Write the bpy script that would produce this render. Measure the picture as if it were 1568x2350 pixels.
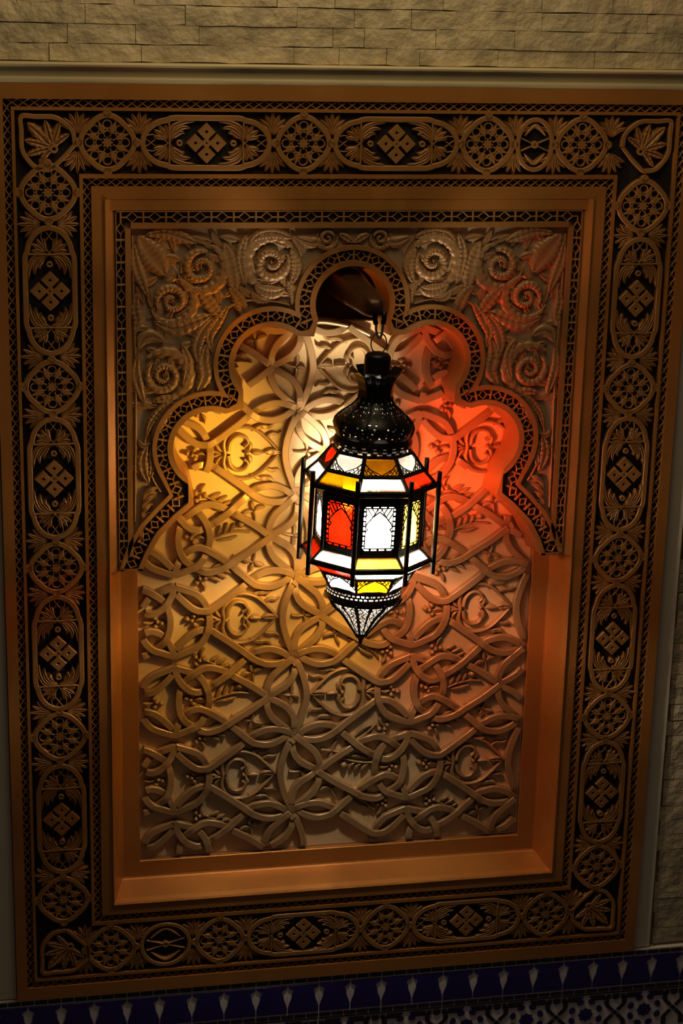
import bpy, math, random
from mathutils import Matrix, Vector
from mathutils.geometry import tessellate_polygon
random.seed(7)
for o in list(bpy.data.objects): bpy.data.objects.remove(o)
COL = bpy.context.scene.collection
SC = bpy.context.scene
PI = math.pi

# ------------------------------------------------------------------ camera
cd = bpy.data.cameras.new('camera'); cam = bpy.data.objects.new('camera', cd); COL.objects.link(cam)
RIGHT = Vector((0.98082673, -0.19344913, 0.02358751)); DOWN = Vector((-0.03330779, -0.2856574, -0.95775281)); FWD = Vector((0.19201439, 0.9386039, -0.28662378))
M = Matrix((RIGHT, -DOWN, -FWD)).transposed().to_4x4()
M.translation = Vector((-0.71261046, -3.42343040, 1.15230637))
cam.matrix_world = M
cd.sensor_fit = 'VERTICAL'; cd.sensor_height = 36.0; cd.lens = 4228.56 / 2350 * 36.0
cd.clip_start = 0.05
SC.camera = cam

# ------------------------------------------------------------------ world, room light, exposure
w = bpy.data.worlds.new('world'); SC.world = w; w.use_nodes = True
w.node_tree.nodes['Background'].inputs[0].default_value = (0.90, 0.71, 0.62, 1)
w.node_tree.nodes['Background'].inputs[1].default_value = 0.024
def area_light(name, loc, target, size, power, color):
    l = bpy.data.lights.new(name, 'AREA'); l.size = size; l.energy = power; l.color = color
    o = bpy.data.objects.new(name, l); COL.objects.link(o); o.location = loc
    o.rotation_euler = (Vector(target) - Vector(loc)).to_track_quat('-Z', 'Y').to_euler()
    return o
area_light('ceiling_downlight', (-0.05, -0.50, 1.78), (-0.02, 0.1, 0.95), 0.9, 5.8, (1.0, 0.78, 0.42))
SC.view_settings.view_transform = 'Standard'; SC.view_settings.look = 'None'
SC.view_settings.gamma = 1.0; SC.view_settings.use_curve_mapping = False
SC.view_settings.exposure = 0.0
BULB = 2300.0      # radiance of the lantern bulb

# ------------------------------------------------------------------ materials
def mat(name, col, rough=0.5, metal=0.0, var=0.12, scale=9.0, bump=0.0, bscale=60.0, spec=0.5):
    m = bpy.data.materials.new(name); m.use_nodes = True
    nt = m.node_tree; b = nt.nodes['Principled BSDF']
    b.inputs['Roughness'].default_value = rough; b.inputs['Metallic'].default_value = metal
    b.inputs['Specular IOR Level'].default_value = spec
    tc = nt.nodes.new('ShaderNodeTexCoord')
    n = nt.nodes.new('ShaderNodeTexNoise'); n.inputs['Scale'].default_value = scale; n.inputs['Detail'].default_value = 6
    nt.links.new(tc.outputs['Object'], n.inputs['Vector'])
    r = nt.nodes.new('ShaderNodeValToRGB')
    r.color_ramp.elements[0].position = 0.3; r.color_ramp.elements[1].position = 0.72
    r.color_ramp.elements[0].color = tuple(c * (1 - var) for c in col) + (1,)
    r.color_ramp.elements[1].color = tuple(min(1, c * (1 + var)) for c in col) + (1,)
    nt.links.new(n.outputs['Fac'], r.inputs['Fac']); nt.links.new(r.outputs['Color'], b.inputs['Base Color'])
    if bump:
        n2 = nt.nodes.new('ShaderNodeTexNoise'); n2.inputs['Scale'].default_value = bscale; n2.inputs['Detail'].default_value = 8
        nt.links.new(tc.outputs['Object'], n2.inputs['Vector'])
        bp = nt.nodes.new('ShaderNodeBump'); bp.inputs['Strength'].default_value = bump; bp.inputs['Distance'].default_value = 0.010 if 'stone' in name else 0.004
        nt.links.new(n2.outputs['Fac'], bp.inputs['Height']); nt.links.new(bp.outputs['Normal'], b.inputs['Normal'])
    return m
def glass(name, col, k=0.32):
    m = bpy.data.materials.new(name); m.use_nodes = True; nt = m.node_tree; nt.nodes.clear()
    out = nt.nodes.new('ShaderNodeOutputMaterial')
    tr = nt.nodes.new('ShaderNodeBsdfTransparent'); tl = nt.nodes.new('ShaderNodeBsdfTranslucent'); gl = nt.nodes.new('ShaderNodeBsdfGlossy')
    n = nt.nodes.new('ShaderNodeTexNoise'); n.inputs['Scale'].default_value = 35; tc = nt.nodes.new('ShaderNodeTexCoord')
    nt.links.new(tc.outputs['Object'], n.inputs['Vector'])
    r = nt.nodes.new('ShaderNodeValToRGB'); r.color_ramp.elements[0].position = .35; r.color_ramp.elements[1].position = .7
    r.color_ramp.elements[0].color = tuple(c * .82 for c in col) + (1,); r.color_ramp.elements[1].color = tuple(col) + (1,)
    nt.links.new(n.outputs['Fac'], r.inputs['Fac'])
    for s in (tr, tl): nt.links.new(r.outputs['Color'], s.inputs['Color'])
    gl.inputs['Roughness'].default_value = 0.15
    a = nt.nodes.new('ShaderNodeMixShader'); a.inputs[0].default_value = k
    b = nt.nodes.new('ShaderNodeMixShader'); b.inputs[0].default_value = 0.05
    nt.links.new(tr.outputs[0], a.inputs[1]); nt.links.new(tl.outputs[0], a.inputs[2])
    nt.links.new(a.outputs[0], b.inputs[1]); nt.links.new(gl.outputs[0], b.inputs[2]); nt.links.new(b.outputs[0], out.inputs[0])
    return m
GOLD = mat('gold_paint', (0.38, 0.172, 0.045), 0.50, 0.2, 0.14, 7, 0.10, 40)
RAIL = mat('gold_rail_paint', (0.52, 0.208, 0.043), 0.40, 0.4, 0.14, 6, 0.06, 30)
STRAP = mat('strap_gold', (0.39, 0.235, 0.105), 0.40, 0.2, 0.10, 14, 0.10, 60)
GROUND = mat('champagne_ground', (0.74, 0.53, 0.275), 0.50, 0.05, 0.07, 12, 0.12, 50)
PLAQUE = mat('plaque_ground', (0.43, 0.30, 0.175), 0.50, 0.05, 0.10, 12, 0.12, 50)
LEAF = mat('leaf_gold', (0.38, 0.205, 0.085), 0.42, 0.15, 0.16, 18, 0.10, 70)
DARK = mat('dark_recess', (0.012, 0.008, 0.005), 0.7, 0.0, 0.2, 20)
CAVITY = mat('cavity_brown', (0.30, 0.13, 0.045), 0.7, 0.0, 0.3, 12)
IRON = mat('black_metal', (0.010, 0.008, 0.007), 0.35, 0.55, 0.2, 20)
WIRE = mat('steel_wire', (0.30, 0.27, 0.24), 0.3, 0.9, 0.1, 20)
STONE = mat('ledge_stone', (0.62, 0.50, 0.31), 0.55, 0.0, 0.34, 18, 1.0, 34)
PLASTER = mat('cream_plaster', (0.58, 0.48, 0.28), 0.6, 0.0, 0.06, 5, 0.05, 60)
PLASTER2 = mat('pale_plaster', (0.74, 0.63, 0.47), 0.6, 0.0, 0.06, 5, 0.05, 60)
BLUE = mat('cobalt_tile', (0.022, 0.011, 0.125), 0.16, 0.0, 0.35, 9, 0.05, 20)
BLACKT = mat('dark_tile', (0.018, 0.010, 0.022), 0.2, 0.0, 0.3, 9)
WHITET = mat('white_grout', (0.80, 0.71, 0.64), 0.4, 0.0, 0.12, 14)
G_W = glass('white_glass', (0.96, 0.93, 0.87)); G_R = glass('red_glass', (0.90, 0.25, 0.085), .15); G_Y = glass('yellow_glass', (0.86, 0.66, 0.19), .25)
G_ROOF = {'W': glass('white_roof_glass', (0.93, 0.90, 0.84), .05), 'R': glass('red_roof_glass', (0.86, 0.13, 0.05), .06), 'Y': glass('yellow_roof_glass', (0.72, 0.47, 0.03), .055), 'P': glass('rose_light_tint_roof_glass', (0.78, 0.26, 0.10), .05), 'A': glass('amber_roof_glass', (0.62, 0.34, 0.03), .045)}  # rose is an invented tint for an unseen roof pane, softening its red light
G_A = glass('amber_glass', (0.80, 0.42, 0.03))
GL = {'W': G_W, 'R': G_R, 'Y': G_Y, 'A': G_A, 'F': glass('deep_red_glass', (0.88, 0.12, 0.035), .02), 'C': glass('clear_frosted_glass', (0.96, 0.93, 0.87), .05), 'D': glass('dark_red_glass', (0.42, 0.035, 0.012), .5), 'P': glass('rose_light_tint_glass', (0.90, 0.50, 0.36), .3), 'H': glass('honey_light_tint_glass', (0.90, 0.70, 0.30), .3)}; GLN = {'D': 'dark red glass', 'F': 'deep red glass', 'C': 'white frosted glass', 'P': 'unseen rose light-tinting glass', 'H': 'unseen honey yellow light-tinting glass', 'W': 'white frosted glass', 'R': 'red glass', 'Y': 'yellow glass', 'A': 'amber glass'}  # rose and honey are invented tints for unseen panes, chosen for their cast light

# ------------------------------------------------------------------ mesh helpers
class MB:
    def __init__(s): s.v = []; s.f = []
    def add(s, vs, fs):
        n = len(s.v); s.v.extend(vs); s.f.extend(tuple(i + n for i in f) for f in fs)
    def box(s, x0, x1, y0, y1, z0, z1):
        s.add([(x, y, z) for x in (x0, x1) for y in (y0, y1) for z in (z0, z1)],
              [(0, 1, 3, 2), (4, 6, 7, 5), (0, 4, 5, 1), (2, 3, 7, 6), (0, 2, 6, 4), (1, 5, 7, 3)])
    def prism(s, poly, yf, yb, ch=0.0):
        """extrude a polygon in (x,z); yf front (towards -Y)"""
        a = sum(poly[i][0] * poly[(i + 1) % len(poly)][1] - poly[(i + 1) % len(poly)][0] * poly[i][1] for i in range(len(poly)))
        if a < 0: poly = poly[::-1]
        n = len(poly)
        tri = tessellate_polygon([[Vector((p[0], p[1], 0)) for p in poly]])
        rings = []
        if ch:
            cx = sum(p[0] for p in poly) / n; cz = sum(p[1] for p in poly) / n
            def ins(p):
                d = math.hypot(p[0] - cx, p[1] - cz) or 1e-6; k = max(0.3, 1 - ch / d)
                return (cx + (p[0] - cx) * k, cz + (p[1] - cz) * k)
            vs = [(p[0], yb, p[1]) for p in poly] + [(p[0], yf + ch, p[1]) for p in poly] + [(ins(p)[0], yf, ins(p)[1]) for p in poly]
            L = 3
        else:
            vs = [(p[0], yb, p[1]) for p in poly] + [(p[0], yf, p[1]) for p in poly]; L = 2
        fs = []
        for l in range(L - 1):
            for i in range(n):
                j = (i + 1) % n; fs.append((l * n + i, l * n + j, (l + 1) * n + j, (l + 1) * n + i))
        for t in tri:
            p0, p1, p2 = (poly[k] for k in t)
            cr = (p1[0] - p0[0]) * (p2[1] - p0[1]) - (p1[1] - p0[1]) * (p2[0] - p0[0])
            if cr < 0: t = t[::-1]
            fs.append(tuple((L - 1) * n + k for k in t)); fs.append(tuple(k for k in t[::-1]))
        s.add(vs, fs)
    def strip(s, pts, wd, yf, yb, ch=0.0015, closed=False, caps=True):
        """raised band along pts (x,z); yf scalar or list per point; wd scalar or list"""
        n = len(pts)
        if n < 2: return
        vs = []; fs = []
        for i in range(n):
            if closed: a, b, c = pts[i - 1], pts[i], pts[(i + 1) % n]
            else: a, b, c = pts[max(i - 1, 0)], pts[i], pts[min(i + 1, n - 1)]
            d1 = Vector((b[0] - a[0], b[1] - a[1])); d2 = Vector((c[0] - b[0], c[1] - b[1]))
            if d1.length < 1e-9: d1 = d2
            if d2.length < 1e-9: d2 = d1
            d1.normalize(); d2.normalize(); t = d1 + d2
            if t.length < 1e-6: t = d1.copy()
            t.normalize(); k = min(2.2, 1 / max(0.3, t.dot(d1)))
            nx, nz = -t.y * k, t.x * k
            W = (wd[i] if isinstance(wd, (list, tuple)) else wd) / 2
            F = yf[i] if isinstance(yf, (list, tuple)) else yf
            B = yb
            c_ = min(ch, W * 0.6)
            for off, y in ((-W, B), (-W, F + c_), (-W + c_, F), (W - c_, F), (W, F + c_), (W, B)):
                vs.append((b[0] + nx * off, y, b[1] + nz * off))
        m = n if closed else n - 1
        for i in range(m):
            j = (i + 1) % n
            for k in range(5): fs.append((i * 6 + k, i * 6 + k + 1, j * 6 + k + 1, j * 6 + k))
        if not closed and caps:
            fs.append(tuple(range(6))[::-1]); fs.append(tuple((n - 1) * 6 + k for k in range(6)))
        s.add(vs, fs)
    def leaf(s, pts, wid, yb, h, nc=7, ribs=0, ra=0.18, serr=0.0, vein=0.0, ht=None, tilt=0.0, pw=0.55):
        """carved leaf / ridge: domed section along pts"""
        n = len(pts); vs = []; fs = []
        for i in range(n):
            a, c = pts[max(i - 1, 0)], pts[min(i + 1, n - 1)]
            t = Vector((c[0] - a[0], c[1] - a[1])); t.normalize(); nx, nz = -t.y, t.x
            u = i / (n - 1); W = wid(u); H = h * (ht(u) if ht else 1.0)
            W *= 1 + serr * math.cos(2 * PI * ribs * u)
            for j in range(nc):
                q = -1 + 2 * j / (nc - 1)
                hh = H * max(0.0, 1 - q * q) ** pw
                hh *= 1 + ra * math.cos(2 * PI * (ribs * u + 0.35 * abs(q))) * (abs(q) ** 0.5 if ribs else 0)
                hh *= 1 - vein * math.exp(-(q / 0.18) ** 2)
                hh *= 1 + tilt * q
                vs.append((pts[i][0] + nx * W * q, yb - hh, pts[i][1] + nz * W * q))
        for i in range(n - 1):
            for j in range(nc - 1):
                fs.append((i * nc + j, i * nc + j + 1, (i + 1) * nc + j + 1, (i + 1) * nc + j))
        s.add(vs, fs)
    def tube(s, pts, r, n=8, closed=False):
        vs = []; fs = []; m = len(pts); up = None
        for i in range(m):
            a = Vector(pts[i - 1] if closed else pts[max(i - 1, 0)]); c = Vector(pts[(i + 1) % m] if closed else pts[min(i + 1, m - 1)])
            t = (c - a).normalized()
            if up is None: up = Vector((0, 0, 1)) if abs(t.z) < 0.9 else Vector((1, 0, 0))
            x = t.cross(up).normalized(); up = x.cross(t).normalized(); p = Vector(pts[i])
            R = r(i / max(1, m - 1)) if callable(r) else r
            for k in range(n):
                q = 2 * PI * (k + .5) / n; vs.append(tuple(p + x * math.cos(q) * R + up * math.sin(q) * R))
        for i in range(m if closed else m - 1):
            j = (i + 1) % m
            for k in range(n): fs.append((i * n + k, i * n + (k + 1) % n, j * n + (k + 1) % n, j * n + k))
        if not closed: fs.append(tuple(range(n))[::-1]); fs.append(tuple((m - 1) * n + k for k in range(n)))
        s.add(vs, fs)
    def loft(s, prof, n, hole=None, a0=0.0, cap0=False, cap1=False, rfun=None):
        """surface of revolution about Z, prof = [(r,z)..]; hole(i,k) drops a face"""
        vs = []; fs = []
        for i, (r, z) in enumerate(prof):
            for k in range(n):
                q = a0 + 2 * PI * k / n; rr = r * (rfun(q, i) if rfun else 1)
                vs.append((rr * math.sin(q), -rr * math.cos(q), z))
        for i in range(len(prof) - 1):
            for k in range(n):
                if hole and hole(i, k): continue
                fs.append((i * n + k, i * n + (k + 1) % n, (i + 1) * n + (k + 1) % n, (i + 1) * n + k))
        if cap0: fs.append(tuple(range(n))[::-1])
        if cap1: fs.append(tuple((len(prof) - 1) * n + k for k in range(n)))
        s.add(vs, fs)
    def xf(s, mtx): s.v = [tuple(mtx @ Vector(p)) for p in s.v]; return s
    def mesh(s, name, m, smooth=False):
        me = bpy.data.meshes.new(name); me.from_pydata(s.v, [], s.f); me.materials.append(m)
        if smooth: me.polygons.foreach_set('use_smooth', [True] * len(me.polygons))
        me.update(); return me
def put(name, me, parent=None, loc=(0, 0, 0), rot=None, sc=None, **kw):
    o = bpy.data.objects.new(name, me); COL.objects.link(o)
    if parent is not None: o.parent = parent
    o.location = loc
    if rot: o.rotation_euler = rot
    if sc: o.scale = sc
    for k, v in kw.items(): o[k] = v
    return o
def obj(name, mb, m, parent=None, smooth=False, **kw): return put(name, mb.mesh(name, m, smooth), parent, **kw)
def thing(name, label, cat, loc=(0, 0, 0), rot=None, group=None):
    o = bpy.data.objects.new(name, None); COL.objects.link(o); o.location = loc; o.empty_display_size = .05
    if rot: o.rotation_euler = rot
    o['label'] = label; o['category'] = cat
    if group: o['group'] = group
    return o
def smooth_pts(P, step=0.005, closed=False):
    out = []; n = len(P)
    for i in range(n if closed else n - 1):
        if closed: p0, p1, p2, p3 = P[i - 1], P[i], P[(i + 1) % n], P[(i + 2) % n]
        else: p0, p1, p2, p3 = P[max(i - 1, 0)], P[i], P[i + 1], P[min(i + 2, n - 1)]
        L = math.hypot(p2[0] - p1[0], p2[1] - p1[1]); m = max(1, int(L / step))
        for k in range(m):
            t = k / m; r = []
            for d in (0, 1):
                r.append(0.5 * (2 * p1[d] + (p2[d] - p0[d]) * t + (2 * p0[d] - 5 * p1[d] + 4 * p2[d] - p3[d]) * t * t + (3 * p1[d] - p0[d] - 3 * p2[d] + p3[d]) * t ** 3))
            out.append(tuple(r))
    if not closed: out.append(tuple(P[-1]))
    return out
def arc(cx, cz, r, a0, a1, n): return [(cx + r * math.cos(a0 + (a1 - a0) * i / n), cz + r * math.sin(a0 + (a1 - a0) * i / n)) for i in range(n + 1)]
def spiral(cx, cz, r0, r1, a0, turns, n=30): return [(cx + (r0 + (r1 - r0) * i / n) * math.cos(a0 + 2 * PI * turns * i / n), cz + (r0 + (r1 - r0) * i / n) * math.sin(a0 + 2 * PI * turns * i / n)) for i in range(n + 1)]
def circ(cx, cz, r, n, a0=0): return [(cx + r * math.cos(a0 + 2 * PI * i / n), cz + r * math.sin(a0 + 2 * PI * i / n)) for i in range(n)]
lens_w = lambda W: (lambda u: max(0.0006, W * math.sin(PI * min(1, max(0, u))) ** 0.75))
taper_w = lambda a, b: (lambda u: a + (b - a) * u)

# ================================================================== WALL (setting)
FX, FZ = 0.672, 0.930
wall = MB()
YW0, YW1 = 0.028, 0.20
for x0, x1, z0, z1 in ((-1.25, -0.60, -0.93, 0.93), (0.60, 1.25, -0.93, 0.93), (-1.25, 1.25, 0.86, 1.55), (-0.6, 0.6, -0.93, -0.86)):
    wall.box(x0, x1, YW0, YW1, z0, z1)
wall_back = obj('wall_back', wall, PLASTER, kind='structure', label='cream stone clad wall around the gilded niche')
def stone(x0, x1, z0, z1, proud):
    nx = max(2, min(8, int((x1 - x0) / 0.035))); nz = 2; g = 0.0005
    x0 += g; x1 -= g; z0 += g; z1 -= g
    mb = MB(); vs = []; fs = []
    for i in range(nx + 1):
        for j in range(nz + 1):
            ex = (i in (0, nx)); ez = (j in (0, nz))
            y = YW0 - proud + random.uniform(-0.0004, 0.0004) + (0.0003 if ex or ez else 0.0)
            vs.append((x0 + (x1 - x0) * i / nx + (0 if ex else random.uniform(-.008, .008)), y, z0 + (z1 - z0) * j / nz + (random.uniform(-.0012, .0012) if ez else random.uniform(-.006, .006))))
    W = nz + 1
    for i in range(nx):
        for j in range(nz):
            a, b, c, d = i * W + j, (i + 1) * W + j, (i + 1) * W + j + 1, i * W + j + 1
            fs += ([(a, b, c), (a, c, d)] if random.random() < .5 else [(a, b, d), (b, c, d)])
    ring = [i * W for i in range(nx + 1)] + [nx * W + j for j in range(1, W)] + [i * W + nz for i in range(nx - 1, -1, -1)] + [j for j in range(nz - 1, 0, -1)]
    nb = len(vs); vs += [(vs[k][0], YW0, vs[k][2]) for k in ring]; R = len(ring)
    for i in range(R): fs.append((ring[(i + 1) % R], ring[i], nb + i, nb + (i + 1) % R))
    mb.add(vs, fs); obj('stone', mb, STONE, wall_back)
# courses above the niche; joints read from the photograph (x at each course), outer ones continued
courses = [(0.9675, 0.9985, [-1.2, -.93, -.78, -.565, -.40, -.12, -.035, .055, .118, .27, .46, .72, .95, 1.2]),
           (0.9985, 1.0335, [-1.2, -1.0, -.80, -.532, -.41, -.295, -.047, .012, .148, .30, .50, .64, .90, 1.2]),
           (1.0335, 1.0680, [-1.2, -.90, -.70, -.50, -.32, -.115, -.008, .10, .352, .56, .80, 1.0, 1.2]),
           (1.0680, 1.1020, [-1.2, -1.05, -.84, -.62, -.412, -.29, -.152, -.045, .062, .16, .35, .49, .68, .9, 1.2]),
           (1.1020, 1.1360, [-1.2, -.95, -.66, -.36, -.10, .18, .40, .70, 1.0, 1.2]),
           (1.1360, 1.1700, [-1.2, -.85, -.55, -.28, .02, .30, .55, .80, 1.2])]
for z0, z1, xs in courses:
    for a, b in zip(xs, xs[1:]): stone(a, b, z0, z1, random.uniform(0.012, 0.0155))
# right and left of the frame
def side_courses(x_in, x_out):
    z = -0.925; k = 0
    while z < 0.925:
        h = random.choice((0.030, 0.034, 0.038, 0.042)); z1 = min(z + h, 0.928)
        if 0.928 - z1 < 0.015: z1 = 0.928
        xs = [x_in + random.uniform(0, .012)]; s = 1 if x_out > x_in else -1
        while s * (x_out - xs[-1]) > 0.03:
            xs.append(xs[-1] + s * random.uniform(.06, .20))
        xs[-1] = x_out
        for a, b in zip(xs, xs[1:]): stone(min(a, b), max(a, b), z, z1, random.uniform(0.0124, 0.0134))
        z = z1
side_courses(0.712, 1.2); side_courses(-0.730, -1.2)
# plaster trims
t = MB(); prof = [(0.0, .9665), (-.006, .9655), (-.0085, .963), (-.0075, .9598), (0.004, .9585), (0.006, .942), (.0010, .9400), (-.0010, .9375), (-.0012, .9335), (-.0002, .9303), (.028, .9303), (.028, .9665)]
vs = [(x, y, z) for x in (-1.2, 1.2) for y, z in prof]; n = len(prof)
t.add(vs, [(i, (i + 1) % n, n + (i + 1) % n, n + i) for i in range(n)]); obj('trim_1', t, PLASTER, kind='structure', label='cream plaster ledge moulding along the top of the gilded frame')
t = MB(); t.box(0.6735, 0.711, 0.010, YW0, -0.928, 0.930); obj('trim_2', t, PLASTER2, kind='structure', label='smooth plaster strip along the right side of the frame')
t = MB(); t.box(-0.729, -0.6735, 0.010, YW0, -0.928, 0.930); obj('trim_3', t, PLASTER2, kind='structure', label='smooth plaster strip along the left side of the frame')

# ------------------------------------------------------------------ tiled dado under the frame
d = MB(); d.box(-1.2, 1.25, 0.006, 0.20, -1.55, -0.9315)
dado = obj('wall_dado', d, WHITET, kind='structure', label='blue and white mosaic tile dado below the gilded frame')
YT, YG = 0.0035, 0.0065
def tile(name, poly, m, me_cache={}):
    mb = MB(); mb.prism(poly, YT, YG, 0.0004); return mb.mesh(name, m)
def tcopies(name, me, xs, z): 
    for x in xs: put(name, me, dado, (x, 0, z))
P = 0.0685; X0 = 0.2395
zt, zb = -0.9475, -1.0165
hv = [(0.0, .0014), (.006, .0014), (.0085, .0042), (.013, .0118), (.0175, .0125), (.023, .0092), (.034, .0082), (.042, .0052), (.047, .0030), (.050, .0032), (.053, .0014), (.0575, .0012), (.069, .0012)]
rgt = [(P / 2 - h, zt - dz) for dz, h in hv]; lft = [(-P / 2 + h, zt - dz) for dz, h in hv]
me = tile('merlon_tile', lft + rgt[::-1], BLUE)
tcopies('merlon_tile', me, [X0 + P / 2 + P * k for k in range(-18, 14)], 0)
pd = P / 2.5
me = tile('dash_tile', [(-pd / 2 + .0012, -.0042), (pd / 2 - .0012, -.0042), (pd / 2 - .0012, .0042), (-pd / 2 + .0012, .0042)], BLACKT)
for z in (-0.9388, -1.0252): tcopies('dash_tile', me, [X0 + pd * (k + .5) for k in range(-40, 36)], z)
me = tile('line_tile', [(-P * 2 + .001, -.0013), (P * 2 - .001, -.0013), (P * 2 - .001, .0013), (-P * 2 + .001, .0013)], BLACKT)
for k in range(-5, 4): put('line_tile', me, dado, (X0 + P * 4 * k + P * 2, 0, -1.0335))
PM = 0.1372; XM = 0.5715; ZM = -1.0845
star = [(r * math.cos(a), r * math.sin(a)) for i in range(16) for r, a in [((.0175 if i % 2 == 0 else .0138), 2 * PI * i / 16)]]
me_s = tile('star_tile', star, BLUE)
pet = [(.0085 * math.cos(2 * PI * i / 12), .0068 * math.sin(2 * PI * i / 12)) for i in range(12)]
me_p = tile('petal_tile', pet, BLUE)
me_b = tile('bar_tile', [(-.0052, .0), (.0052, .0), (.0052, -.019), (-.001, -.026), (-.0052, -.022)], BLACKT)
me_d = tile('slant_tile', [(-.0055, 0), (0, .0055), (.014, -.0085), (.0085, -.014)], BLACKT)
me_q = tile('diamond_tile', [(-.0066, 0), (0, .0066), (.0066, 0), (0, -.0066)], BLACKT)
me_r = tile('edge_tile', [(-.020, .006), (.016, .006), (.009, -.006), (-.020, -.006)], BLACKT)
me_t = tile('cap_tile', [(-.0085, .006), (.0085, .006), (.0085, -.004), (.0, -.0085), (-.0085, -.004)], BLACKT)
me_k = tile('square_tile', [(-.0048, .0055), (.0048, .0055), (.0048, -.0055), (-.0048, -.0055)], BLACKT)
for zi in range(2):
    for k in range(-5, 5):
        x = XM + PM * k; z = ZM - PM * zi
        put('star_tile', me_s, dado, (x, 0, z))
        for i in range(8):
            a = 2 * PI * (i + .5) / 8; put('petal_tile', me_p, dado, (x + .034 * math.cos(a), 0, z + .034 * math.sin(a)), (0, -a - PI / 2, 0))
        xm = x + PM / 2
        put('diamond_tile', me_q, dado, (xm, 0, z))
        for sx in (1, -1):
            for sz in (1, -1):
                put('slant_tile', me_d, dado, (xm + sx * .0085, 0, z + sz * .0085 ), None, (sx, 1, -sz))
                put('slant_tile', me_b, dado, (xm + sx * .0205, 0, z + sz * .041), None, (sx, 1, sz))
        if zi == 0:
            put('cap_tile', me_t, dado, (xm, 0, -1.0442))
            for sx in (1, -1):
                put('square_tile', me_k, dado, (xm + sx * .0165, 0, -1.0442)); put('edge_tile', me_r, dado, (xm + sx * .0455, 0, -1.0442), None, (sx, 1, 1))

# ================================================================== CARVED FRAME
frame = thing('carved_frame', 'big rectangular gilded frame with carved rosette border around the niche', 'frame', (0, 0, -0.93))
FO = Vector((0, 0, 0.93))     # world -> frame-local shift
def fobj(name, mb, m, parent=None, smooth=False, **kw):
    o = obj(name, mb, m, parent or frame, smooth, **kw)
    if parent is None: o.location = FO
    return o
def ringpoly(side, ho, hi):
    (a, b), (c, e) = ho, hi
    return {'t': [(-a, b), (a, b), (c, e), (-c, e)], 'b': [(-a, -b), (a, -b), (c, -e), (-c, -e)],
            'l': [(-a, -b), (-a, b), (-c, e), (-c, -e)], 'r': [(a, -b), (a, b), (c, e), (c, -e)]}[side]
F0, L0, L1, G0, G0b, G1b, G1, I0, I1, I2 = (.672, .930), (.650, .9015), (.636, .8875), (.6300, .8815), (.6272, .8787), (.5190, .7705), (.5162, .7677), (.5095, .7600), (.4950, .7455), (.4715, .7225)
BACK = 0.024
for s in 'tblr':
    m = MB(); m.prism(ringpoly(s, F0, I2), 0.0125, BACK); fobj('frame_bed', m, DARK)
for ho, hi, nm, yf in ((F0, L0, 'outer_band', 0.0), (L1, G0, 'fillet', 0.0008), (G1, I0, 'fillet', 0.0008), (I1, I2, 'inner_band', 0.0)):
    for s in 'tblr':
        m = MB(); m.prism(ringpoly(s, ho, hi), yf, 0.0125, 0.0); fobj(nm, m, RAIL)
# close the outside and inside edge of the frame
for s in 'tblr':
    m = MB(); m.prism(ringpoly(s, F0, (F0[0] - .004, F0[1] - .004)), 0.0126, BACK); fobj('frame_edge', m, RAIL)
# criss-cross lattice strips
def cross_lattice(hx, hz, wd, pitch):
    """hx,hz half sizes of the strip centre line"""
    out = []
    for s in 'tblr':
        mb = MB(); L = hx if s in 'tb' else hz; n = int(round(2 * L / pitch)); p = 2 * L / n
        for i in range(n):
            u0 = -L + p * i
            for sgn in (1, -1):
                q = [(u0, -sgn * wd / 2), (u0 + p * 1.0, sgn * wd / 2)]
                if s == 't': q = [(u, hz + v) for u, v in q]
                elif s == 'b': q = [(u, -hz + v) for u, v in q]
                elif s == 'l': q = [(-hx + v, u) for u, v in q]
                else: q = [(hx + v, u) for u, v in q]
                mb.strip(q, 0.0021, 0.0035 if sgn > 0 else 0.0042, 0.0125, 0.0006, caps=False)
        out.append(mb)
    return out
for mb in cross_lattice(.643, .8945, .0142, .0195): fobj('lattice_strip', mb, GOLD, kind='stuff')
for mb in cross_lattice(.5022, .7528, .0142, .0175): fobj('lattice_strip', mb, GOLD, kind='stuff')

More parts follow.
